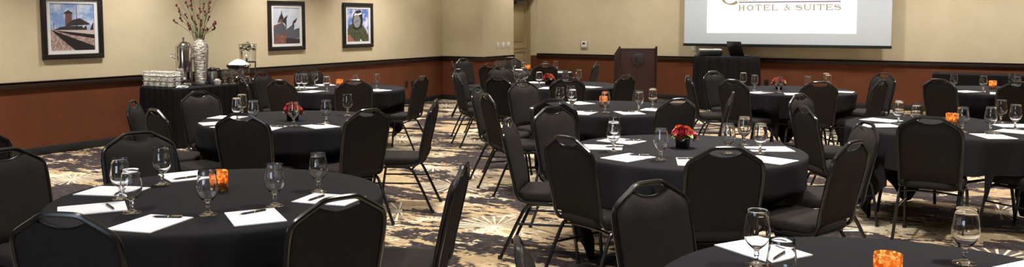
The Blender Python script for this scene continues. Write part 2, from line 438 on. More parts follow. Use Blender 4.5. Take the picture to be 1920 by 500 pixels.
# ------------------------------------------------------------------ wall fittings
def switch(y,w,n,label):
    t=thing('light_switch',label,'light switch',(XJ,y,1.105))
    obj('cover_plate',box(0,.007,-w/2,w/2,-.06,.06,.003),M_WHITEPL,t)
    for i in range(n):
        yy=(i-(n-1)/2)*.046; obj('toggle',box(.006,.012,yy-.016,yy+.016,-.033,.033,.002),M_CHINA,t)
switch(15.03,.075,1,'narrow white single light switch on the short wall left of the door')
switch(15.25,.125,2,'white double light switch, middle of three left of the door')
switch(15.465,.125,2,'white double light switch closest to the door frame')
t=thing('thermostat','white thermostat with small dark display on the beige back wall','thermostat',(-7.865,YB,1.09))
obj('back_plate',box(-.09,.09,-.008,0,-.10,.10,.004),mat('beige_plate',(.45,.40,.29),.5),t)
obj('housing',box(-.062,.062,-.045,-.008,-.055,.075,.01),M_WHITEPL,t); obj('display',box(-.03,.03,-.048,-.044,.012,.052),M_DARKSCR,t)
def outlet(name,loc,rz,m,label,w=.075,h=.12):
    t=thing(name,label,'power outlet',loc,rz); obj('cover_plate',box(-w/2,w/2,-.007,0,-h/2,h/2,.003),m,t)
    for s in (-1,1): obj('socket',box(-.017,.017,-.010,-.006,s*.028-.016,s*.028+.016,.004),m,t)
outlet('power_outlet',(XL,13.215,.391),-PI/2*-1,M_BROWNPL,'dark brown outlet plate on the rust wall, the one further from the corner')
outlet('power_outlet',(XL,13.40,.387),PI/2,M_BROWNPL,'dark brown outlet plate on the rust wall, the one nearer the corner')
outlet('power_outlet',(-3.987,YB,.412),0,M_BROWNPL,'dark outlet plate low on the rust back wall behind the flower table')
outlet('power_outlet',(-5.442,YB,1.06),0,M_WHITEPL,'white wall outlet tucked under the lower left corner of the screen',.085,.12)
# framed pictures on the left wall (local x runs along +y of the room)
def sky(name,c1,c2,scale):
    m=mat(name,c1,.5); n=noise(m,objco(m),scale,5,.6); L(m,mix(m,step(m,n,.42,.62),c1,c2),bsdf(m).inputs['Base Color']); return m
def speck(name,c1,c2,scale):
    m=mat(name,c1,.6); n=noise(m,objco(m),scale,4,.7); L(m,mix(m,step(m,n,.42,.58),c1,c2),bsdf(m).inputs['Base Color']); return m
M_FRAME=mat('black_picture_frame',(.010,.0085,.009),.35); M_MAT=mat('white_mat_board',(.70,.70,.73),.8)
def picture(yc,label,layers,w=.80,h=.785,zc=1.527):
    t=thing('framed_picture',label,'picture',(XL,yc,zc),PI/2)
    # local: x along room +y, -y out of the wall
    g=G(); b=.062
    for a in ((-w/2,w/2,-h/2,-h/2+b),(-w/2,w/2,h/2-b,h/2),(-w/2,-w/2+b,-h/2+b,h/2-b),(w/2-b,w/2,-h/2+b,h/2-b)):
        g.join(box(a[0],a[1],-.035,0,a[2],a[3],.004))
    obj('frame',g,M_FRAME,t)
    iw,ih=.575,.575
    g=G(); 
    for a in ((-w/2+b,w/2-b,-h/2+b,-ih/2),(-w/2+b,w/2-b,ih/2,h/2-b),(-w/2+b,-iw/2,-ih/2,ih/2),(iw/2,w/2-b,-ih/2,ih/2)): g.join(box(a[0],a[1],-.016,-.010,a[2],a[3]))
    obj('mat_board',g,M_MAT,t)
    g=G(); ms=[]
    for i,(m,poly) in enumerate(layers):
        if m not in ms: ms.append(m)
        pl=plate([((x-.5)*iw,(z-.5)*ih) for x,z in poly],-.008-.0004*i,.0004); g.join(pl,ms.index(m))
    obj('print',g,ms,t,10)
FULL=[(0,0),(1,0),(1,1),(0,1)]
P_SKY=sky('print_blue_sky',(.20,.32,.62),(.60,.66,.80),5); P_PALE=sky('print_pale_sky',(.50,.55,.68),(.62,.65,.74),3)
P_GRAV=speck('print_gravel',(.20,.13,.11),(.48,.36,.33),60); P_DARK=mat('print_black',(.012,.010,.012),.5); P_ROOF=mat('print_roof',(.035,.026,.028),.5)
P_BRICK=speck('print_brick',(.20,.075,.055),(.13,.055,.05),40); P_PLAT=mat('print_platform',(.52,.44,.43),.5); P_WOOD=speck('print_timber',(.24,.105,.07),(.12,.06,.05),25)
P_ROOF2=mat('print_slate',(.085,.085,.11),.5); P_GREEN=speck('print_foliage',(.03,.04,.018),(.09,.10,.05),30); P_GREY=mat('print_boiler',(.24,.235,.25),.5); P_WHITE=mat('print_white',(.75,.75,.78),.5)
P_SKY2=sky('print_cloudy_sky',(.10,.17,.50),(.62,.66,.80),7); P_RUST=mat('print_rust',(.32,.12,.08),.5)
picture(6.44,'square framed photo of a railway station with brick tower, above the left table',[
 (P_SKY,FULL),(P_GRAV,[(0,0),(1,0),(1,.44),(0,.45)]),(P_PLAT,[(.05,.445),(1,.435),(1,.33),(.35,.40)]),(P_DARK,[(.12,.425),(.35,.405),(1,.335),(1,.25),(.5,.33)]),
 (P_DARK,[(.03,.43),(.11,.41),(.98,.09),(1,0),(.55,0),(.3,.2)]),(P_ROOF,[(.08,.44),(.22,.50),(.35,.52),(.82,.52),(.83,.44)]),
 (P_BRICK,[(.345,.54),(.49,.56),(.49,.80),(.345,.80)]),(P_ROOF,[(.31,.80),(.41,.86),(.52,.80),(.5,.785),(.33,.785)]),
 (P_ROOF,[(.33,.52),(.5,.65),(.67,.69),(.90,.57),(.88,.55),(.6,.545)]),(P_WHITE,[(.73,.49),(.77,.49),(.77,.52),(.73,.52)]),(P_ROOF,[(.90,.44),(.98,.44),(.98,.60),(.95,.56)]),
 (P_DARK,[(.595,.44),(.605,.44),(.603,.97),(.597,.97)]),(P_DARK,[(.075,.45),(.085,.45),(.083,.60),(.077,.60)])])
picture(10.062,'framed photo of a timber church with spires and carved gable ends',[
 (P_PALE,FULL),(P_WOOD,[(0,0),(0,.50),(.30,.58),(.48,.30),(.48,0)]),(P_ROOF2,[(0,.42),(.33,.60),(.50,.44),(.45,.36),(.06,.22),(0,.22)]),
 (P_ROOF,[(.16,.58),(.20,.66),(.23,.72),(.31,.80),(.38,.72),(.40,.60)]),(P_WOOD,[(.20,.58),(.36,.60),(.34,.68),(.22,.67)]),(P_ROOF,[(.22,.72),(.30,.82),(.325,.94),(.345,.82),(.40,.70)]),
 (P_ROOF,[(.33,.60),(.44,.56),(.50,.40),(.50,.70),(.44,.74)]),(P_ROOF,[(.44,.68),(.47,.75),(.56,.80),(.52,.72),(.49,.66)]),
 (P_ROOF2,[(.05,.17),(.72,.52),(.80,.52),(.78,.36),(1,.28),(1,.15),(.45,.15)]),(P_ROOF2,[(.78,.36),(.82,.40),(1,.44),(1,.28)]),
 (P_ROOF,[(.71,.50),(.75,.62),(.92,.72),(.86,.60),(.78,.55),(.80,.46)]),(P_WOOD,[(.05,0),(.05,.16),(.45,.32),(.48,0)]),(P_ROOF,[(.46,0),(.46,.16),(1,.13),(1,0)])])
def circ(cx,cz,rx,rz,n=26): return [(cx+rx*math.cos(2*PI*i/n),cz+rz*math.sin(2*PI*i/n)) for i in range(n)]
picture(11.803,'framed photo of a dark round engine front under blue sky, closest to the corner',[
 (P_SKY2,FULL),(P_GREEN,[(0,0),(0,.30),(.10,.50),(.30,.55),(.55,.60),(.70,.52),(.86,.38),(1,.16),(1,0)]),(P_DARK,[(.26,.42),(.24,.66),(.30,.84),(.44,.95),(.60,.95),(.72,.84),(.74,.60),(.68,.44),(.46,.34)]),
 (P_WHITE,[(.32,.78),(.36,.86),(.66,.92),(.68,.84),(.5,.80)]),(P_DARK,[(.42,.84),(.48,.93),(.62,.97),(.68,.90),(.62,.88)]),(P_GREY,circ(.455,.62,.17,.20)),(P_ROOF,[(.36,.60),(.58,.68),(.57,.66),(.37,.585)]),
 (P_RUST,[(.02,0),(.02,.22),(.12,.20),(.32,.02),(.34,0)]),(P_WHITE,[(.58,.01),(.60,.07),(.66,.05),(.68,.01)])])
# ------------------------------------------------------------------ projection screen
t=thing('projection_screen','large grey projection screen lowered on the back wall showing a hotel logo','projection screen',(-3.67,16.52,1.13))
x0,x1=-1.90,1.90
obj('screen_fabric',box(x0+.0,x1,0,.006,.03,1.93),M_SCREEN,t)
obj('bottom_bar',box(x0-.015,x1+.015,-.022,.022,-.022,.032,.008),M_BLKPL,t)
obj('roller_housing',box(x0-.06,x1+.06,-.06,.07,1.90,2.01,.015),M_WHITEPL,t)
pi=obj('projected_image',box(-1.442,1.318,-.002,-.0005,.237,1.86),M_PROJ,t)
def seg(p,q,w,y=-.003):
    d=Vector((q[0]-p[0],q[1]-p[1])); n=Vector((-d.y,d.x)).normalized()*w/2
    return plate([(p[0]+n.x,p[1]+n.y),(p[0]-n.x,p[1]-n.y),(q[0]-n.x,q[1]-n.y),(q[0]+n.x,q[1]+n.y)],y,.001)
def strip(pts,ws,y=-.003):
    V=[];F=[];k=len(pts)
    for i,p in enumerate(pts):
        a=pts[max(i-1,0)]; b=pts[min(i+1,k-1)]; d=Vector((b[0]-a[0],b[1]-a[1])).normalized(); n=Vector((-d.y,d.x))*ws[i]/2
        V+=[(p[0]+n.x,y,p[1]+n.y),(p[0]-n.x,y,p[1]-n.y),(p[0]+n.x,y-.001,p[1]+n.y),(p[0]-n.x,y-.001,p[1]-n.y)]
        if i: o=4*(i-1); F+=[(o,o+1,o+5,o+4),(o+2,o+6,o+7,o+3),(o,o+4,o+6,o+2),(o+1,o+3,o+7,o+5)]
    return G().add(V,F)
def arc(cx,cz,rx,rz,a0,a1,n=16): return [(cx+rx*math.cos(R(a0+(a1-a0)*i/n)),cz+rz*math.sin(R(a0+(a1-a0)*i/n))) for i in range(n+1)]
def letter(ch,x,w,z0=0.,h=1.):
    """serif capitals in a unit-high box, thick stems and thin bars"""
    g=G(); T,t_,s=.18*h,.105*h,.10*h
    def st(xx,a=0,b=1): # stem with serifs
        g.join(seg((xx,z0+a*h),(xx,z0+b*h),T))
    def sf(xx,top): g.join(seg((xx-T/2-s,z0+(h-t_/2 if top else t_/2)),(xx+T/2+s,z0+(h-t_/2 if top else t_/2)),t_))
    def bar(a,b,zz,wd=t_): g.join(seg((a,z0+zz*h),(b,z0+zz*h),wd))
    if ch=='H':
        a,b=x+T/2+s,x+w-T/2-s
        for q in (a,b): st(q); sf(q,0); sf(q,1)
        bar(a,b,.5)
    elif ch=='I': st(x+w/2); sf(x+w/2,0); sf(x+w/2,1)
    elif ch=='T':
        st(x+w/2); sf(x+w/2,0); bar(x,x+w,1-.035)
        for q in (x+t_/2,x+w-t_/2): g.join(seg((q,z0+h),(q,z0+.76*h),t_))
    elif ch in 'EL':
        a=x+T/2+s*.6; st(a); bar(x,x+w,.035); g.join(seg((x+w-t_/2,z0),(x+w-t_/2,z0+.26*h),t_))
        if ch=='E':
            bar(x,x+w*.94,1-.035); bar(a,x+w*.72,.52); g.join(seg((x+w*.94-t_/2,z0+h),(x+w*.94-t_/2,z0+.76*h),t_)); g.join(seg((x+w*.72,z0+.40*h),(x+w*.72,z0+.64*h),t_))
        else: sf(a,1)
    elif ch=='O':
        p=arc(x+w/2,z0+h/2,w/2-T/2,h/2-t_/2,0,360,36); g.join(strip(p,[t_+(T-t_)*abs(math.cos(2*PI*i/36)) for i in range(37)]))
    elif ch=='U':
        a,b=x+T/2+s*.6,x+w-T/2-s*.4
        p=[(a,z0+h)]+[(a,z0+.4*h)]+arc((a+b)/2,z0+.38*h,(b-a)/2,.38*h-t_/2,180,360,14)+[(b,z0+h)]
        g.join(strip(p,[T,T]+[T+(t_-T)*math.sin(PI/2*min(1,i/8)) for i in range(15)]+[t_])); sf(a,1); sf(b,1)
    elif ch=='S':
        r=h*.25; cx=x+w/2
        p=arc(cx,z0+h-r-t_/2+.0,w*.40,r-.01,25,260,14)+arc(cx,z0+r+t_/2,w*.42,r-.0,80,-155,14)
        k=len(p); g.join(strip(p,[t_+(T-t_)*math.sin(PI*i/(k-1))**2 for i in range(k)]))
    elif ch=='&':
        p=spline([(x+w,z0+.02*h,0),(x+w*.55,z0+.5*h,0),(x+w*.28,z0+.80*h,0),(x+w*.42,z0+.98*h,0),(x+w*.58,z0+.80*h,0),(x+w*.35,z0+.52*h,0),(x+w*.08,z0+.26*h,0),(x+w*.3,z0+.03*h,0),(x+w*.62,z0+.14*h,0),(x+w*.86,z0+.55*h,0)],5)
        k=len(p); g.join(strip([(q.x,q.y) for q in p],[.10*h+.05*h*math.sin(6*PI*i/k) for i in range(k)])); g.join(seg((x+w*.72,z0+.56*h),(x+w,z0+.56*h),t_))
    return g
def pxx(px): return -.822+(px-1386)*(1.858/191.)     # along the screen, relative to its middle
lz,lh=1.802-1.13,.104
words=[('H',1386,1398),('O',1402.5,1415),('T',1419,1431),('E',1435,1447),('L',1451,1462),('&',1473,1485),('S',1495,1508),('U',1511,1524),('I',1527,1532),('T',1534.5,1548),('E',1551,1563),('S',1565,1578)]
for wd in (words[:5],words[5:6],words[6:]):
    g=G()
    for ch,a,b in wd: g.join(letter(ch,pxx(a),pxx(b)-pxx(a),lz,lh))
    obj('logo_lettering',g,M_LOGO,pi)
g=seg((-.822,1.960-1.13),(1.036,1.957-1.13),.017); obj('logo_underline',g,M_LINE,pi)
g=G()
for a,b in ((1386,1404),(1412,1423),(1430,1447),(1452,1460),(1473,1480),(1489.5,1495.5),(1514,1521),(1537,1543)): g.join(seg((pxx(a),2.000-1.13),(pxx(b),2.000-1.13),.014))
obj('logo_letter_feet',g,M_LOGOP,pi)
p=arc(pxx(1370),2.075-1.13,.165,.150,165,318,22); g=strip(p,[.018+.038*abs(math.cos(PI*(i/22-.05)))**1.5 for i in range(23)]); obj('logo_swash',g,M_LOGO,pi)
# ------------------------------------------------------------------ lectern
t=thing('lectern','dark mahogany lectern with round monogram emblem standing before the back wall','lectern',(-5.995,15.014,0),math.atan2(-.82,.57)+PI/2)
# local: front (audience side) towards -y
w=.335
obj('front_panel',box(-w,w,-.20,-.175,.06,1.10,.004),W_MAHOG,t)
for s in (-1,1):
    V=[(s*w,-.215),(s*w,.24)]
    poly=[(-.215,.06),(.24,.06),(.24,.98),(-.19,1.135),(-.215,1.135)]
    n=len(poly); a,b=(s*w,s*(w+.022)); g=G().add([(a,y,z) for y,z in poly]+[(b,y,z) for y,z in poly],[tuple(range(n)),tuple(reversed(range(n,2*n)))]+[(i,(i+1)%n,(i+1)%n+n,i+n) for i in range(n)])
    obj('side_panel',g,W_MAHOGD,t,20)
g=box(-w,w,-.235,.235,-.012,.012,.003).rx(R(-19.)).mv(0,.02,1.015); obj('reading_top',g,W_MAHOG,t)
obj('plinth',box(-w-.04,w+.04,-.25,.27,0,.06,.006),W_MAHOGD,t)
obj('shelf',box(-w,w,-.175,.22,.55,.57,.002),W_MAHOG,t)
em=obj('emblem',lathe([(0,0),(.128,0),(.132,.003),(.128,.006),(0,.006)],40).rx(PI/2).mv(0,-.2,.88),mat('emblem_black',(.010,.006,.007),.5),t)
def strokes(lst,y): 
    g=G()
    for pts,ws in lst: g.join(strip(pts,ws,y))
    return g
cp=arc(-.03,.885,.062,.068,50,310,24)
hl=[([(.022,.94),(.018,.865),(.024,.83)],[.010,.012,.006]),([(.022,.885),(.045,.900),(.066,.885)],[.006,.007,.008]),([(.066,.945),(.066,.87),(.076,.825)],[.012,.012,.006]),(cp,[.006+.010*math.sin(PI*i/24) for i in range(25)])]
obj('monogram',strokes(hl,-.2065),mat('monogram_brown',(.060,.026,.020),.5),em)
# ------------------------------------------------------------------ banquet chair
def crown(x):
    pts=[(0,.925),(.055,.9235),(.078,.918),(.10,.905),(.175,.860),(.194,.843),(.206,.812),(.21,.77)]
    x=abs(x)
    for (a,za),(b,zb) in zip(pts,pts[1:]):
        if x<=b: return za+(zb-za)*(x-a)/(b-a)
    return .77
def yb(z): return -.185-(z-.42)*.225
def make_chair():
    t=thing('banquet_chair','x','chair')
    half=[(0,.925),(.055,.9235),(.080,.917),(.105,.902),(.172,.862),(.194,.843),(.206,.812),(.2095,.74),(.205,.62),(.200,.52)]
    def side(s): return [(s*x,yb(z),z) for x,z in half]
    low=[(.198,-.195,.445),(.198,-.165,.405),(.200,-.10,.392),(.203,.02,.392)]
    path=[(-x,y,z) for x,y,z in reversed(low)]+list(reversed(side(-1)))+side(1)[1:]+low
    obj('back_frame',tube(spline(path,3),.0118,8),M_BLACKMET,t)
    # upholstered back
    nx,nz=26,16; V=[];F=[]
    def top(x):
        a=abs(x)/.096; dip=(.047*(1-a**2.4)**.75 if a<1 else 0)
        return crown(x)-.010-dip
    def pt(i,j,face):
        s=-1+2*i/nx; xx=s*.197; zt=min(top(xx),.902); z0=.452; tt=j/nz; z=z0+(zt-z0)*tt
        ww=1.0 if z>.7 else 1-.05*(.7-z)/.25
        e=(1-abs(s)**5)*(1-abs(2*tt-1)**8)
        off=(.010+.030*e) if face else (-.004-.007*e)
        return (xx*ww,yb(z)+off,z)
    g=G()
    A=[[len(V)+0 for _ in ()]]
    idx={}
    for face in (0,1):
        for i in range(nx+1):
            for j in range(nz+1): idx[face,i,j]=len(V); V.append(pt(i,j,face))
    for face in (0,1):
        for i in range(nx):
            for j in range(nz):
                q=(idx[face,i,j],idx[face,i+1,j],idx[face,i+1,j+1],idx[face,i,j+1]); F.append(q if face==0 else q[::-1])
    for i in range(nx):
        for j in (0,nz): F.append((idx[0,i,j],idx[0,i+1,j],idx[1,i+1,j],idx[1,i,j]))
    for j in range(nz):
        for i in (0,nx): F.append((idx[0,i,j],idx[0,i,j+1],idx[1,i,j+1],idx[1,i,j]))
    obj('backrest',g.add(V,F),F_CHAIR,t,50)
    # lip of the hand hold
    lip=[(x,yb(top(x))+.004,min(top(x),.902)+.001) for x in [-.094+.188*i/16 for i in range(17)]]
    obj('handle_lip',tube(lip,.0065,6),M_BLACKMET,t)
    # seat cushion
    def ring(k,z,dy=0):
        out=[]
        for i in range(40):
            a=2*PI*i/40; c,s=math.cos(a),math.sin(a); e=.42
            x=abs(c)**e*(1 if c>=0 else -1); y=abs(s)**e*(1 if s>=0 else -1)
            yy=.0175+y*.2175*k; hw=(.200+.018*(yy+.2)/.43)*k
            out.append((x*hw,yy,z+(.012*(y) if y>0 else 0)*0))
        return out
    g=loft([ring(.93,.393),ring(.985,.400),ring(1.0,.418),ring(1.0,.438),ring(.98,.453),ring(.93,.461),ring(.75,.467),ring(.4,.470),ring(.1,.471)])
    obj('seat',g,F_CHAIR,t,50)
    # legs: stacking arches, one mesh per leg
    for s in (-1,1):
        f=spline([(s*.200,.02,.381),(s*.203,.10,.381),(s*.206,.155,.362),(s*.209,.185,.315),(s*.213,.212,.16),(s*.217,.232,.0)],4)
        lf=obj('leg',tube(f,.0115,8),M_BLACKMET,t)
        obj('foot_cap',lathe([(0,0),(.014,0),(.0145,.02),(.0125,.024)],10).mv(s*.217,.232,0),M_BLKPL,lf)
        b=spline([(s*.200,.02,.381),(s*.202,-.06,.381),(s*.204,-.115,.362),(s*.207,-.15,.315),(s*.214,-.235,.14),(s*.219,-.30,.0)],4)
        lr=obj('leg',tube(b,.0115,8),M_BLACKMET,t)
        obj('foot_cap',lathe([(0,0),(.014,0),(.0145,.02),(.0125,.024)],10).mv(s*.219,-.30,0),M_BLKPL,lr)
        obj('stretcher',tube([(s*.2105,.198,.245),(s*.2095,-.183,.245)],.0075,6),M_BLACKMET,t)
    obj('cross_brace',(tube(spline([(-.205,.165,.352),(-.12,.172,.372),(0,.175,.378),(.12,.172,.372),(.205,.165,.352)],4),.0085,6)),M_BLACKMET,t)
    obj('cross_brace',(tube(spline([(-.2045,-.122,.355),(-.1,-.122,.366),(.1,-.122,.366),(.2045,-.122,.355)],4),.0085,6)),M_BLACKMET,t)
    return t
chair=Proto(make_chair())
TN={'A':'candle table at lower left','B':'flower table by the buffet','C':'candle table under the pictures','D':'flower table at front centre',
'E':'candle table facing the lectern','F':'flower table left of the lectern','G':'candle table beside the door','H':'flower table below the screen',
'I':'candle table at the right edge','J':'candle table before the serving table','K':'candle table at lower right'}
CL=['facing us from the left of','facing us across','back to us, nearest left, at','back to us, nearest right, at','in profile, right of',
'narrow, side-on at far left of','facing us behind','turned away at near left of','back squarely to us before','turned away at near right of','in profile, right of',
'dark, side-on at near left of','grey-lit, facing us left of','back to us, nearer left, at','facing us behind','back to us, nearer right, at','in profile, right of',
'side-on, leftmost at','blue-rimmed, facing us behind','back to us, near left of','back squarely to us before','back to us, near right of','mostly hidden, right of',
'bright-rimmed, side-on, leftmost at','turned away at near left of','grey-lit, facing us behind','dark, back squarely to us before','back to us, near right of','slim leaning profile right of',
'grey-lit, facing us left of','dark, turned away left of','back to us, near left of','grey-lit, facing us behind','back squarely to us before','turned away, right of',
'slim sliver, side-on left of','grey-lit, facing us left of','back to us, nearer left, at','facing us behind','back to us, nearer right, at','turned away, right of',
'side-on, leftmost at','grey-lit, facing us behind','back to us, nearer left, at','back to us, nearer right, at','turned away, right of','half hidden, facing us right of',
'turned away, left of','mostly hidden, facing us left of','back squarely to us before','back to us, leftmost at','back to us, cut off, at','facing us behind','barely showing, left of','only its seat showing, at','']
for (k,x,y,a),d in zip(CHAIRS,CL):
    lab=f'black banquet chair, {d} the {TN[k]}' if k!='Z' else "black banquet chair, only its rounded shoulder showing at the photo's left edge"
    chair.place((x,y,0),R(a),lab,'black banquet chairs around the round tables')
# ------------------------------------------------------------------ round tables and cloths
CROT={'D':R(75),'I':R(-15),'A':R(20),'B':R(52),'C':R(10),'E':R(70),'F':R(30),'G':R(0),'H':R(60),'J':R(25),'K':R(40)}
def make_table():
    t=thing('round_table','x','table')
    obj('tabletop',lathe([(0,.72),(.755,.72),(.76,.725),(.76,.742),(.755,.746),(0,.746)],64),M_PLY,t)
    for s in (-1,1):
        for q in (-1,1):
            obj('leg',tube(spline([(s*.30,q*.05,.72),(s*.31,q*.14,.60),(s*.34,q*.30,.35),(s*.36,q*.36,.012)],4),.013,8),M_TLEG,t)
        obj('cross_bar',tube([(s*.335,-.28,.37),(s*.335,.28,.37)],.011,6),M_TLEG,t)
    return t
table=Proto(make_table())
def hash_phase(k,i): return (ord(k)*1.37+i*2.11)%6.283
def cloth(k):
    cx,cy=TABLES[k]; n=216; rot=CROT[k]
    zl=[0.0]*n; rl=[9.]*n
    for (kk,x,y,a) in CHAIRS:
        if math.hypot(x-cx,y-cy)>1.3: continue
        ca,sa=math.cos(R(a)),math.sin(R(a)); ent={}
        for i in range(n):
            th=2*PI*i/n
            for st in range(30):
                r=.40+st*.015
                px,py=cx+r*math.cos(th)-x,cy+r*math.sin(th)-y
                lx,ly=ca*px+sa*py,-sa*px+ca*py
                if abs(lx)<.232 and -.2<ly<.25: ent[i]=r; break
        if not ent: continue
        pen=.80-min(ent.values())
        for i,r in ent.items():
            if pen>.24: zl[i]=max(zl[i],.476)
            elif r<.83: rl[i]=min(rl[i],max(r-.012,.55))
    def dil(a,f,m):
        return [f(a[(i+j)%n] for j in range(-m,m+1)) for i in range(n)]
    zl=dil(zl,max,2); zl=[sum(zl[(i+j)%n] for j in (-2,-1,0,1,2))/5 if zl[i]<.4 else zl[i] for i in range(n)]
    rl=dil(rl,min,2); rl=[min(v,.95) for v in rl]; rs=[sum(rl[(i+j)%n] for j in range(-3,4))/7 for i in range(n)]; rl=[min(a,b) for a,b in zip(rl,rs)]
    prof=[(.25,.7505),(.5,.7505),(.70,.7505),(.755,.7505),(.768,.749),(.776,.744),(.780,.734)]
    V=[(0,0,.7505)];rows=[]
    for r,z in prof:
        rows.append([len(V)+i for i in range(n)]); V+=[(r*math.cos(2*PI*i/n),r*math.sin(2*PI*i/n),z) for i in range(n)]
    nr=16
    for j in range(1,nr+1):
        row=[]
        for i in range(n):
            th=2*PI*i/n; rel=th-rot; e=1.14/max(abs(math.cos(rel)),abs(math.sin(rel)))
            Lh=min(e-.77,.738)
            corner=max(0,(e-1.14)/.47)
            z=.734-(Lh-.012)*j/nr
            zlim=zl[i]
            if zlim>.01 and .734-(Lh-.012)<zlim: z=.734-(.734-zlim)*j/nr
            s=.734-z
            F=.55*math.cos(11*th+hash_phase(k,1))+.45*math.cos(17*th+hash_phase(k,2)+.6*math.sin(3*th))+.3*math.cos(29*th+hash_phase(k,3))
            amp=.030*min(1,s/.30)*(1+.8*corner)
            fold=-.20*corner*min(1,s/.6)+ .05*corner*math.cos(8*rel*1.0)*min(1,s/.4)
            r=.782+.05*s*(1-min(1,corner*1.5))+amp*F+fold
            if rl[i]<.94 and z<.56: 
                b=min(1,(.56-z)/.08); lim=rl[i]+ (1-b)*(max(r-rl[i],0)); r=min(r,lim)
            row.append(len(V)); V.append((r*math.cos(th),r*math.sin(th),max(z,.004)))
        rows.append(row)
    F=[(0,rows[0][i],rows[0][(i+1)%n]) for i in range(n)]
    for A,B in zip(rows,rows[1:]):
        F+=[(A[i],B[i],B[(i+1)%n],A[(i+1)%n]) for i in range(n)]
    o=obj('tablecloth',G().add(V,F),F_CLOTH,None,60); o.location=(cx,cy,0)
    tag(o,f'black cloth draped over the {TN[k]}','tablecloth','black cloths on the round tables')
for i,k in enumerate(TABLES):
    table.place((*TABLES[k],0),R(-33) if k=='I' else CROT[k]+.4,f'round folding table hidden under black cloth, the {TN[k]}','round tables under black cloths')
    cloth(k)
ZT=.7515
# ------------------------------------------------------------------ goblets, pads, pens
def make_goblet():
    t=thing('water_goblet','x','glass')
    outer=[(0,.0),(.040,.0),(.0405,.002),(.038,.0045),(.022,.008),(.010,.014),(.0068,.022),(.0065,.030),(.0088,.038),(.0095,.043),(.0075,.049),(.0085,.055),(.018,.063),(.030,.074),(.0395,.088),(.0452,.104),(.0462,.116),(.0445,.134),(.0415,.155),(.0392,.175),(.0385,.194),(.0380,.1955),(.0372,.194)]
    inner=[(.0379,.175),(.0402,.155),(.0432,.134),(.0448,.116),(.0437,.104),(.038,.089),(.028,.076),(.015,.0665),(0,.0635)]
    obj('glass_bowl',lathe(outer+inner,32),M_GLASS,t,60)
    return t
goblet=Proto(make_goblet())
ORD=['leftmost','second from left','third from left','fourth from left','fifth from left','rightmost']
def ordn(i,n): return 'leftmost' if i==0 else ('rightmost' if i==n-1 else ORD[i])
def make_pad():
    t=thing('notepad','x','notepad')
    obj('paper_sheets',box(-.108,.108,-.14,.14,.0012,.0048),M_PAPER,t); obj('backing_card',box(-.108,.108,-.14,.14,0,.0012),M_PAPERE,t); return t
pad=Proto(make_pad())
def make_pen():
    t=thing('ballpoint_pen','x','pen')
    def rod(prof): return lathe(prof,12).ry(PI/2).sc(.93,1,1)
    obj('barrel',rod([(0,-.068),(.002,-.067),(.0048,-.05),(.0052,.0),(.0052,.004)]).mv(0,0,.0052),M_PEN,t)
    obj('cap',rod([(.0056,.006),(.0058,.012),(.0056,.06),(.003,.068),(0,.069)]).mv(0,0,.0052),M_PEN,t)
    g=rod([(.0058,.003),(.0061,.0035),(.0061,.0075),(.0058,.008)]).mv(0,0,.0052); g.join(rod([(0,-.074),(.0012,-.073),(.0026,-.0645),(.0022,-.064)]).mv(0,0,.0052))
    obj('gold_trim',g,M_GOLD,t); obj('clip',box(.018,.066,-.0012,.0012,.0098,.0115),M_GOLD,t); return t
pen=Proto(make_pen())
PADI={}
for k in TABLES:
    cx,cy=TABLES[k]
    L_=GOBLETS[k]; n=len(L_)
    for i,(x,y) in enumerate(L_): goblet.place((x,y,ZT),random.random()*6,f'clear stemmed glass, {ordn(i,n)} on the {TN[k]}','stemmed water glasses on the round tables')
    L_=PADS[k]; n=len(L_)
    for i,(x,y) in enumerate(L_): 
        rz=math.atan2(y-cy,x-cx)-PI/2+random.uniform(-.12,.12)
        pad.place((x,y,ZT),rz,f'white notepad, {ordn(i,n)} on the {TN[k]}','white notepads on the round tables')
        PADI.setdefault(k,[]).append((x,y,rz))
    L_=PENS.get(k,[]); n=len(L_)
    for i,(x,y) in enumerate(L_):
        # rests on the nearest pad
        px,py,prz=min(PADI[k],key=lambda q:math.hypot(q[0]-x,q[1]-y)); dx,dy=x-px,y-py
        ca,sa=math.cos(prz),math.sin(prz); lx,ly=ca*dx+sa*dy,-sa*dx+ca*dy; lx=max(-.055,min(.055,lx)); ly=max(-.10,min(.10,ly))
        x,y=px+ca*lx-sa*ly,py+sa*lx+ca*ly
        pen.place((x,y,ZT+.0048),R(20)+random.uniform(-.25,.25) if k not in 'AK' else (R(79) if k=='K' else [R(159),R(125),R(28),R(70),R(77),R(96)][i]),
          f'black and gold pen, {ordn(i,n)} on the {TN[k]}' if n>1 else f'black and gold pen lying on the {TN[k]}','pens on the notepads')
# ------------------------------------------------------------------ candles
def make_candle():
    t=thing('candle_holder','x','candle')
    obj('amber_glass',lathe([(0,0),(.040,0),(.043,.003),(.044,.1),(.0435,.104),(.042,.105),(.041,.1),(.040,.006),(0,.006)],36),M_AMBER,t,50)
    w=obj('candle',lathe([(0,.007),(.034,.007),(.035,.010),(.035,.048),(.033,.052),(.008,.049),(0,.049)],24),M_WAX,t)
    obj('wick',tube([(0,0,.049),(.001,0,.058)],.0009,5),M_BLKPL,w)
    obj('flame',lathe([(0,.056),(.004,.060),(.0055,.067),(.004,.076),(0,.088)],12),M_FLAME,w); return t
candle=Proto(make_candle())
for k,(x,y) in CANDLES.items():
    candle.place((x,y,ZT),ord(k),f'lit amber mosaic glass candle holder on the {TN[k]}','amber candle holders')
    l=bpy.data.lights.new('candle_glow','POINT'); l.energy=.30; l.color=(1,.62,.26); l.shadow_soft_size=.012
    o=bpy.data.objects.new('candle_glow',l); o.location=(x,y,ZT+.072); C.objects.link(o)
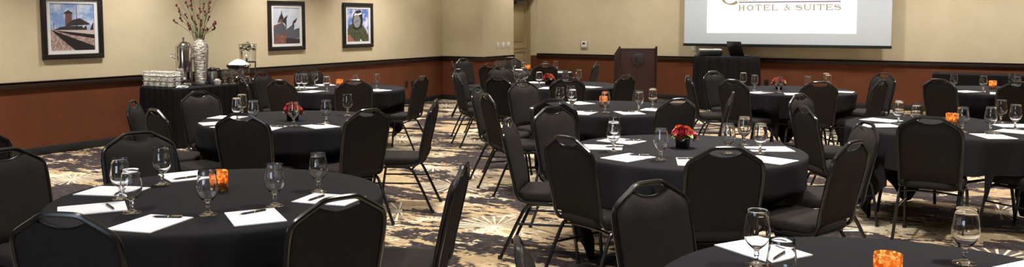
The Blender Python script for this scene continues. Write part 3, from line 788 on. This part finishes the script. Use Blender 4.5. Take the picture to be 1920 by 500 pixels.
# ------------------------------------------------------------------ flowers
def petal(w,h,curl,nx=5,nz=5):
    V=[];F=[]
    for i in range(nx+1):
        for j in range(nz+1):
            u=-1+2*i/nx; v=j/nz; ww=w*math.sin(PI*min(.93,.18+.75*v))**.7
            x=u*ww; y=-curl*v*v+.35*w*(u*u)*(1 if curl<0 else 1)-.25*w*v*math.sin(PI*v)*1.2; V.append((x,y,h*v))
    for i in range(nx):
        for j in range(nz):
            a=i*(nz+1)+j; F.append((a,a+nz+1,a+nz+2,a+1))
    return G().add(V,F)
def rose(r):
    g=ellipsoid(0,0,r*.55,r*.30,r*.30,r*.5)
    for ring_,n,rad,h,tilt in ((0,4,.16,1.15,.05),(1,5,.34,1.1,.25),(2,6,.52,.98,.55),(3,7,.66,.8,.95)):
        for i in range(n):
            q=petal(r*(.42+.09*ring_),r*h,.10*r*ring_); q.rx(tilt); q.mv(0,-rad*r*.62,r*.12); q.rz(2*PI*i/n+ring_*.6+random.uniform(-.15,.15)); g.join(q)
    return g
def leaf(l,w):
    V=[];F=[];n=8
    for i in range(n+1):
        v=i/n; ww=w*math.sin(PI*v**.8)**.9 if 0<i<n else .0006; zz=-.35*l*v*v+.12*l*v
        V+=[(-ww,l*v,zz+ww*.35),(0,l*v,zz),(ww,l*v,zz+ww*.35)]
        if i: o=3*(i-1); F+=[(o,o+1,o+4,o+3),(o+1,o+2,o+5,o+4)]
    return G().add(V,F)
def make_flowers():
    t=thing('flower_arrangement','x','flowers')
    rb=[[(s*q*.001,0,0) for s in (1,)] for q in (1,)]
    def sq(h,z,b=.006):
        out=[]
        for cx,cy,a0 in ((1,1,0),(-1,1,90),(-1,-1,180),(1,-1,270)):
            for i in range(4): a=R(a0+30*i); out.append((cx*(h-b)+b*math.cos(a),cy*(h-b)+b*math.sin(a),z))
        return out
    obj('pot',loft([sq(.034,0),sq(.036,.003),sq(.041,.075),sq(.0415,.078),sq(.038,.078),sq(.036,.06)]),mat('black_ceramic',(.008,.008,.009),.3),t)
    fw,up=Vector((.5,-.866,0)),Vector((0,0,1)); side=Vector((.866,.5,0))
    def at(a,b,z): v=side*a+fw*b; return (v.x,v.y,z)
    def put(g,p,dirn,spin=0):
        q=Vector(dirn).to_track_quat('Z','Y').to_matrix().to_4x4(); return g.rz(spin).xf(q).mv(*p)
    obj('red_rose',put(rose(.052),at(-.012,.022,.085),at(-.15,.75,.75)),M_ROSE,t,60)
    obj('red_rose',put(rose(.036),at(-.030,-.030,.085),at(-.8,-.5,.5)),M_ROSE,t,60)
    obj('red_rose',put(rose(.034),at(.050,.010,.080),at(.9,.2,.3)),M_ROSE,t,60)
    for a,b,z,r in ((.020,-.008,.130,.032),(-.022,-.012,.138,.030),(.046,.006,.118,.026),(.010,-.036,.128,.028)):
        obj('orange_bloom',put(rose(r),at(a,b,z-.02),at(a*6,b*4+.25,.8),a*40),M_ORANGE,t,60)
    for i,(a,l) in enumerate(((-100,.075),(-140,.07),(-60,.075),(-20,.085),(25,.08),(160,.075),(100,.06),(-78,.055),(205,.065))):
        d=at(math.cos(R(a)),-math.sin(R(a)),0); lf=leaf(l,l*.36).rz(math.atan2(d[1],d[0])-PI/2).mv(d[0]*.026,d[1]*.026,.078+.006*(i%3))
        obj('leaf',lf,M_LEAF if i%3 else M_LEAFD,t,60)
    return t
flowers=Proto(make_flowers())
for k,(x,y) in FLOWERS.items():
    flowers.place((x,y,ZT),{'B':R(8),'D':0,'F':R(-14),'H':R(20)}[k],f'red and orange flowers in black pot on the {TN[k]}','flower pots on the round tables')
# ------------------------------------------------------------------ skirted tables
def skirt_rect(hx,hy,zt,pleat,amp,n=None,rad=.03):
    per=[]; cs=((1,-1),(1,1),(-1,1),(-1,-1)); pts=[]
    for i,(sx,sy) in enumerate(cs):
        a0=-90+90*i
        for j in range(5): a=R(a0+90*j/4); pts.append(Vector((sx*(hx-rad)+rad*math.cos(a),sy*(hy-rad)+rad*math.sin(a),0)))
    dense=[]
    for i in range(len(pts)):
        a,b=pts[i],pts[(i+1)%len(pts)]; l=(b-a).length; k=max(1,int(l/(pleat/6)))
        for j in range(k): dense.append(a.lerp(b,j/k))
    n=len(dense); V=[];rows=[]; s=0; S=[]
    for i,p in enumerate(dense): S.append(s); s+=(dense[(i+1)%n]-p).length
    lev=[(zt,0,0),(zt-.006,.006,0),(zt-.02,.008,.15)]+[(zt-.02-(zt-.025)*j/8,.010+.02*j/8,.4+.6*j/8) for j in range(1,9)]
    for z,off,af in lev:
        row=[]
        for i,p in enumerate(dense):
            t=(dense[(i+1)%n]-dense[i-1]).normalized(); nn=Vector((t.y,-t.x,0)); u=2*PI*S[i]/pleat
            w=amp*af*(math.sin(u)+.35*math.sin(2.3*u+1)+.3*math.sin(.37*u)); q=p+nn*(off+w); row.append(len(V)); V.append((q.x,q.y,z))
        rows.append(row)
    F=[tuple(rows[0])]
    for A,B in zip(rows,rows[1:]): F+=[(A[i],B[i],B[(i+1)%n],A[(i+1)%n]) for i in range(n)]
    return G().add(V,F)
def folding_table(name,label,loc,hx,hy,h,cl,catc='tablecloth',pleat=.11,amp=.012):
    t=thing(name,label,'table',loc)
    obj('tabletop',box(-hx+.02,hx-.02,-hy+.02,hy-.02,h-.035,h-.006,.004),M_PLY,t)
    for sx in (-1,1):
        for sy in (-1,1): obj('leg',tube([(sx*(hx-.12),sy*(hy-.12),0),(sx*(hx-.12),sy*(hy-.12),h-.035)],.014,8),M_TLEG,t)
    o=obj('table_skirt',skirt_rect(hx,hy,h,pleat,amp),F_SKIRT,None,60); o.location=loc; tag(o,cl,catc)
folding_table('buffet_table','long coffee service table hidden under black skirting by the left wall',(-9.33,8.07,0),.37,.92,.755,'black pleated skirting draped over the coffee service table at the wall')
folding_table('serving_table','long bare serving table under black cloth by the back wall, far right',(.15,15.66,0),1.16,.29,.755,'plain black cloth over the empty long table at the back wall',pleat=.30,amp=.005)
t=thing('projector_table','tall round table under floor-length black cloth carrying the projector','table',(-4.46,15.66,0))
PH=.965
obj('tabletop',lathe([(0,PH-.04),(.56,PH-.04),(.57,PH-.03),(.57,PH-.008),(0,PH-.008)],48),M_PLY,t)
obj('leg',lathe([(.3,0),(.3,.02),(.05,.04),(.04,.06),(.04,PH-.04)],24),M_TLEG,t)
n=240; V=[(0,0,PH)];rows=[]
for r,z,a in [(.3,PH,0),(.56,PH,0),(.580,PH-.004,0),(.588,PH-.015,0)]+[(.590+.022*j/9,PH-.015-(PH-.019)*j/9,.012+.020*j/9) for j in range(1,10)]:
    row=[]
    for i in range(n):
        th=2*PI*i/n; rr=r+a*(.7*math.cos(23*th+.8*math.sin(3*th))+.4*math.cos(37*th+1)); row.append(len(V)); V.append((rr*math.cos(th),rr*math.sin(th),z))
    rows.append(row)
F=[(0,rows[0][i],rows[0][(i+1)%n]) for i in range(n)]
for A,B in zip(rows,rows[1:]): F+=[(A[i],B[i],B[(i+1)%n],A[(i+1)%n]) for i in range(n)]
o=obj('tablecloth',G().add(V,F),F_SKIRT,None,60); o.location=(-4.46,15.66,0); tag(o,'floor-length black pleated cloth on the projector table below the screen','tablecloth')
# projector and laptop
t=thing('projector','silver-topped dark video projector on the tall cloth-covered table','projector',(-4.68,15.36,PH),R(24))
obj('case',box(-.20,.20,-.14,.14,.012,.105,.018,3),M_BLKPL,t); obj('top_cover',box(-.195,.195,-.135,.135,.098,.128,.012,3),M_GREYPL,t)
obj('lens',lathe([(0,0),(.045,0),(.045,.03),(.036,.032),(.03,.02),(0,.018)],20).rx(-PI/2).mv(.09,.135,.052),M_BLKPL,t)
g=G(); 
for sx in (-1,1):
    for sy in (-1,1): g.join(lathe([(0,0),(.014,0),(.012,.014),(0,.014)],10).mv(sx*.15,sy*.1,0))
obj('foot',g,M_BLKPL,t); obj('control_panel',box(-.06,.06,-.06,.02,.1275,.1305,.002),M_DARKSCR,t)
g=G()
for i in range(9): g.join(box(-.15+i*.024,-.138+i*.024,-.1425,-.138,.03,.066))
obj('vent',g,M_DARKSCR,t)
t=thing('laptop','open black laptop with tilted lid beside the projector','laptop',(-4.21,15.44,PH),R(-25))
obj('base',box(-.165,.165,-.0,.23,.004,.022,.005),M_BLKPL,t); obj('keyboard',box(-.14,.14,.06,.2,.0215,.0235),M_DARKSCR,t)
lid=box(-.165,.165,-.008,.0,0,.27,.004).ry(R(0)).rx(R(22)).mv(0,.004,.02); l_=obj('lid',lid,M_BLKPL,t)
obj('display',box(-.15,.15,.0,.002,.015,.22).rx(R(22)).mv(0,.004,.02),M_DARKSCR,l_)
# ------------------------------------------------------------------ coffee service
ZB=.757
t=thing('coffee_urn','tall polished steel coffee urn with domed lid on the black skirted table','coffee urn',(-9.345,7.565,ZB),R(20))
obj('body',lathe([(0,.035),(.085,.035),(.098,.05),(.104,.08),(.106,.48),(.102,.50),(.0,.50)],40),M_CHROME,t)
obj('lid',lathe([(.106,.495),(.11,.505),(.106,.52),(.085,.55),(.045,.572),(.012,.58),(.010,.60),(.018,.612),(.014,.628),(0,.632)],40),M_CHROME,t)
obj('base_ring',lathe([(.085,0),(.098,0),(.098,.012),(.088,.036),(.08,.036)],40,True),M_CHROME,t)
for s in (-1,1):
    g=tube(spline([(s*.104,0,.40),(s*.14,0,.41),(s*.165,0,.40),(s*.15,0,.365),(s*.105,0,.35)],4),.008,8); obj('handle',g.rz(R(10)),M_CHROME,t)
sp=obj('spigot',tube([(.0,-.10,.10),(.0,-.15,.10),(.0,-.165,.085),(0,-.168,.06)],.011,8),M_CHROME,t); obj('spigot_lever',tube([(0,-.15,.105),(0,-.155,.14),(0,-.17,.175)],.006,6),M_BLKPL,sp)
t=thing('vase','tall hammered silver vase of dark red berry stems on the skirted table','vase',(-9.304,7.80,ZB))
obj('vase_body',lathe([(0,0),(.070,0),(.074,.006),(.076,.03),(.082,.14),(.094,.30),(.104,.42),(.106,.49),(.098,.54),(.075,.575),(.052,.595),(.050,.612),(.054,.622),(.048,.62),(.045,.60),(.06,.57),(0,.3)],48),M_VASE,t)
side=Vector((.866,.5,0)); fwd=Vector((.5,-.866,0)); rnd=random.Random(3)
tips=[(-.36,.90),(-.30,1.02),(-.26,1.10),(-.20,1.14),(-.24,.93),(-.15,1.10),(-.17,.98),(-.12,.86),(-.07,1.16),(-.03,.97),(.02,1.06),(.05,1.02),(.08,1.12),(.11,1.20),(.14,1.14),(.10,.95),(.16,1.06),(.18,.88),(.22,.86),(.05,.86),(-.05,.88),(.20,.80),(-.10,.80),(-.03,.79),(.06,.78),(.12,.79),(-.15,.83),(.01,.90),(-.08,.95)]
for i,(a,h) in enumerate(tips):
    h=h-.06; dy=rnd.uniform(-.10,.10); e=side*a+fwd*dy; b=(side*a*.12+fwd*dy*.2)
    st=obj('berry_stem',tube(spline([(b.x,b.y,.40),(b.x*1.3+e.x*.12,b.y*1.3+e.y*.12,.64),(e.x*.55,e.y*.55,.64+(h-.64)*.5),(e.x,e.y,h)],4),.0032,5),M_STEM,t)
    g=ellipsoid(e.x,e.y,h+.012,.015,.015,.020,8,5)
    for q in range(2):
        f=.86-.1*q; g.join(ellipsoid(e.x*(.55+.45*f)+rnd.uniform(-.014,.014),e.y*(.55+.45*f)+rnd.uniform(-.014,.014),.64+(h-.64)*(.5+.5*f),.011,.011,.015,7,4))
    obj('red_bud',g,M_BUD,st)
for i,(a,h) in enumerate(((-.33,1.22),(-.10,1.28),(.30,1.25),(.02,1.3),(-.22,1.26))):
    e=side*a; obj('grass_blade',tube(spline([(e.x*.1,e.y*.1,.5),(e.x*.35,e.y*.35,.85),(e.x,e.y,h)],4),.002,4),M_STEM,t)
t=thing('coffee_thermos','steel thermos jug with black lid and handle beside the silver vase','thermos',(-9.255,7.955,ZB),R(30))
obj('jug_body',lathe([(0,0),(.056,0),(.058,.004),(.058,.15),(.05,.172),(0,.172)],32),M_STEEL,t)
obj('lid',lathe([(.051,.168),(.053,.185),(.046,.21),(.03,.222),(0,.224)],24),M_BLKPL,t); obj('spout',box(-.09,-.03,-.016,.016,.178,.205,.008),M_BLKPL,t)
obj('handle',tube(spline([(.04,0,.20),(.085,0,.205),(.10,0,.17),(.098,0,.08),(.095,0,.04)],4),.009,8),M_BLKPL,t)
t=thing('sugar_bowl','small white bowl of sugar packets in front of the thermos','bowl',(-9.025,7.83,ZB))
obj('bowl_body',lathe([(0,0),(.036,0),(.04,.006),(.050,.062),(.047,.062),(.036,.01),(0,.01)],28),M_CHINA,t)
for i in range(6): 
    a=i*1.05; obj('sugar_packet',box(-.016,.016,-.0015,.0015,0,.05).rz(a).rx(R(12*math.sin(i))).mv(.018*math.cos(a),.018*math.sin(a),.032),M_SUGAR if i%2 else M_CHINA,t)
for i,(x,y) in enumerate(((-9.01,7.94),(-9.105,8.04),(-9.01,8.07),(-9.105,8.17),(-9.01,8.20),(-9.105,8.30))):
    goblet.place((x,y,ZB),i,f'clear stemmed glass, {ordn(i,6)} in the cluster on the skirted table','stemmed glasses on the coffee table')
# ice bowl on a wire stand
t=thing('ice_bowl','wide steel bowl heaped with crushed ice on a raised stand','ice bowl',(-9.27,8.42,ZB))
obj('bowl_body',lathe([(0,.14),(.06,.14),(.12,.165),(.155,.205),(.165,.235),(.170,.237),(.168,.242),(.160,.238),(.148,.21),(.11,.175),(0,.16)],40),M_CHROME,t)
g=G()
for i in range(3):
    a=2*PI*i/3+.5; g.join(tube(spline([(.155*math.cos(a),.155*math.sin(a),0),(.135*math.cos(a),.135*math.sin(a),.10),(.150*math.cos(a),.150*math.sin(a),.19)],4),.006,6))
g.join(tube([(.137*math.cos(2*PI*i/24),.137*math.sin(2*PI*i/24),.07) for i in range(24)],.005,6,True)); obj('wire_stand',g,M_CHROME,t)
V=[];F=[];nn=28;mm=9;rn=random.Random(5)
for j in range(mm):
    r=.158*(1-j/(mm-1)); 
    for i in range(nn): a=2*PI*i/nn; V.append((r*math.cos(a),r*math.sin(a),.225+.085*(1-(r/.158)**1.6)+rn.uniform(-.007,.009)*(j>0)))
for j in range(mm-1):
    for i in range(nn): F.append((j*nn+i,j*nn+(i+1)%nn,(j+1)*nn+(i+1)%nn,(j+1)*nn+i))
obj('crushed_ice',G().add(V,F),M_ICE,t,15)
# drink dispenser
t=thing('drink_dispenser','glass water dispenser with greens inside and black tap on a steel stand','drink dispenser',(-9.43,8.74,ZB),R(-10))
obj('glass_tank',lathe([(0,.265),(.105,.265),(.112,.27),(.122,.50),(.118,.50),(.109,.275),(0,.272)],40),M_GLASS,t,50)
obj('water',lathe([(0,.276),(.1075,.276),(.1165,.475),(0,.475)],36),M_WATER,t,50)
obj('lid',lathe([(0,.52),(.0,.50),(.126,.50),(.128,.508),(.122,.514),(.05,.53),(.02,.536),(.016,.55),(0,.552)][1:],40),M_CHROME,t)
g=G(); rn=random.Random(9)
for i in range(34): a=rn.random()*6.28; r=.105*math.sqrt(rn.random()); g.join(leaf(.05,.016).rx(rn.uniform(-.6,.6)).rz(rn.random()*6.28).mv(r*.75*math.cos(a),r*.75*math.sin(a),rn.uniform(.43,.492)))
obj('mint_leaves',g,M_LEAF,t,60)
g=G()
for i in range(3): a=2*PI*i/3-PI/2+.4; g.join(tube([(.10*math.cos(a),.10*math.sin(a),0),(.10*math.cos(a),.10*math.sin(a),.255)],.012,10))
g.join(lathe([(.0,.252),(.12,.252),(.12,.264),(0,.264)],36)); g.join(lathe([(0,0),(.125,0),(.125,.012),(0,.014)],36)); obj('stand',g,M_CHROME,t)
tp=obj('tap',tube([(.08,-.075,.31),(.125,-.10,.31),(.14,-.11,.30),(.142,-.112,.26)],.014,8),M_BLKPL,t)
obj('tap_ring',tube([(.14+.022*math.cos(2*PI*i/16)*.8,-.11-.022*math.cos(2*PI*i/16)*.6,.345+.026*math.sin(2*PI*i/16)) for i in range(16)],.006,6,True),M_CHROME,tp)
# stacked cups on saucers
def make_saucer():
    t=tag(obj('saucer',lathe([(0,0),(.030,0),(.032,.004),(.054,.013),(.0545,.0145),(.050,.0135),(.030,.007),(0,.006)],28),M_CHINA),None,'saucer'); return t
def make_cup():
    t=thing('coffee_cup','x','cup')
    obj('cup_body',lathe([(0,0),(.024,0),(.026,.004),(.034,.02),(.0405,.05),(.041,.0515),(.0385,.05),(.032,.022),(.022,.007),(0,.006)],26),M_CHINA,t)
    obj('cup_handle',tube(spline([(.037,0,.042),(.052,0,.044),(.058,0,.030),(.048,0,.016),(.032,0,.016)],3),.0042,6),M_CHINA,t); return t
sauc,cup=Proto(make_saucer()),Proto(make_cup())
ROW=['by the wall','second from the wall','in the middle','fourth from the wall','nearest the napkin']
LV=['bottom','middle','top']
for i in range(5):
    for j in range(2):
        for k in range(3):
            x,y,z=-9.655+.116*i,7.222+.116*j,ZB+k*.0655
            rw='front' if j==0 else 'rear'
            sauc.place((x,y,z),0,f'white saucer, {LV[k]} tier of the {rw} stack {ROW[i]}','white saucers in the cup stacks')
            cup.place((x,y,z+.0125),R(-25)+random.uniform(-.5,.5)+ (PI if (i+j)%3==1 else 0),f'white coffee cup, {LV[k]} tier of the {rw} stack {ROW[i]}','white coffee cups in the stacks')
t=thing('folded_napkin','small pile of folded white napkins before the stacked cups','napkins',(-9.03,7.27,ZB),R(35))
obj('napkin_fold',box(-.07,.07,-.04,.04,0,.008,.003),M_PAPER,t); obj('napkin_fold',box(-.06,.075,-.035,.035,.008,.016,.003).rz(.5).mv(0,.01,0),M_PAPER,t); obj('napkin_fold',box(-.065,.06,-.03,.03,.016,.024,.003).rz(-.4),M_PAPER,t)
# ------------------------------------------------------------------ light
def area(name,loc,rot,size,energy,color,shape='DISK',sy=None,spread=None):
    l=bpy.data.lights.new(name,'AREA'); l.shape=shape; l.size=size; l.energy=energy; l.color=color
    if sy: l.size_y=sy
    if spread: l.spread=spread
    o=bpy.data.objects.new(name,l); o.location=loc; o.rotation_euler=rot; C.objects.link(o); return o
WARM=(1,.95,.87)
LAMPS=[(x,y,1.) for x in (-6.6,-4.2,-1.8,.6) for y in (6.0,8.4,10.8,13.2)]+[(-1.2,5.2,.35),(-6.6,3.6,.8),(-4.2,3.6,.6),(-1.8,3.6,.75),(.6,3.6,.9)]
ADDED_WASH=[(-8.4,15.5,.42),(-6.4,15.45,.64),(-4.6,15.35,.78),(-2.8,15.35,.76),(-1.0,15.45,.84),(.8,15.45,.84),(2.6,15.45,.75),(-9.3,13.3,.30)]  # added fill lamps, no known fixtures: brighten back wall, screen and jog
LAMPS+=[(-9.0,y,.9) for y in (2.4,4.8,7.2,9.6,12.0)]+[(3.0,9.6,.8),(3.0,4.8,.8),(-3.0,1.2,.55),(-.6,1.2,.6)]
for x,y,f in LAMPS:
    area('downlight',(x,y,ZC-.01),(0,0,0),.24,LIGHT_W*f,WARM,spread=R(108))
for x,y,f in ADDED_WASH: area('added_wall_wash',(x,y,ZC-.01),(0,0,0),.2,LIGHT_W*f,WARM,spread=R(150))
area('window_daylight',((WX0+WX1)/2,YF-.22,(WZ0+WZ1)/2),(PI/2,0,0),WX1-WX0,WINDOW_W,(.62,.78,1.0),'RECTANGLE',WZ1-WZ0)
w=bpy.data.worlds.new('world'); bpy.context.scene.world=w; w.use_nodes=True; w.node_tree.nodes['Background'].inputs[0].default_value=(.5,.65,.9,1); w.node_tree.nodes['Background'].inputs[1].default_value=.4
# ------------------------------------------------------------------ camera
cam=bpy.data.cameras.new('camera'); co=bpy.data.objects.new('camera',cam); C.objects.link(co)
cam.sensor_fit='HORIZONTAL'; cam.sensor_width=36; cam.lens=36*1603/1920; cam.shift_y=-85/1920; cam.clip_start=.05
co.location=(0,0,1.6); co.rotation_euler=(PI/2-math.atan(125.5/1603),0,R(30))
sc=bpy.context.scene; sc.camera=co
sc.view_settings.view_transform='Standard'; sc.view_settings.look='None'; sc.view_settings.gamma=1; sc.view_settings.use_curve_mapping=False; sc.view_settings.exposure=EXPO
cy=sc.cycles; cy.use_denoising=True; cy.max_bounces=10; cy.diffuse_bounces=4; cy.glossy_bounces=4; cy.transmission_bounces=10; cy.transparent_max_bounces=8; cy.caustics_reflective=False; cy.caustics_refractive=False; cy.sample_clamp_indirect=6
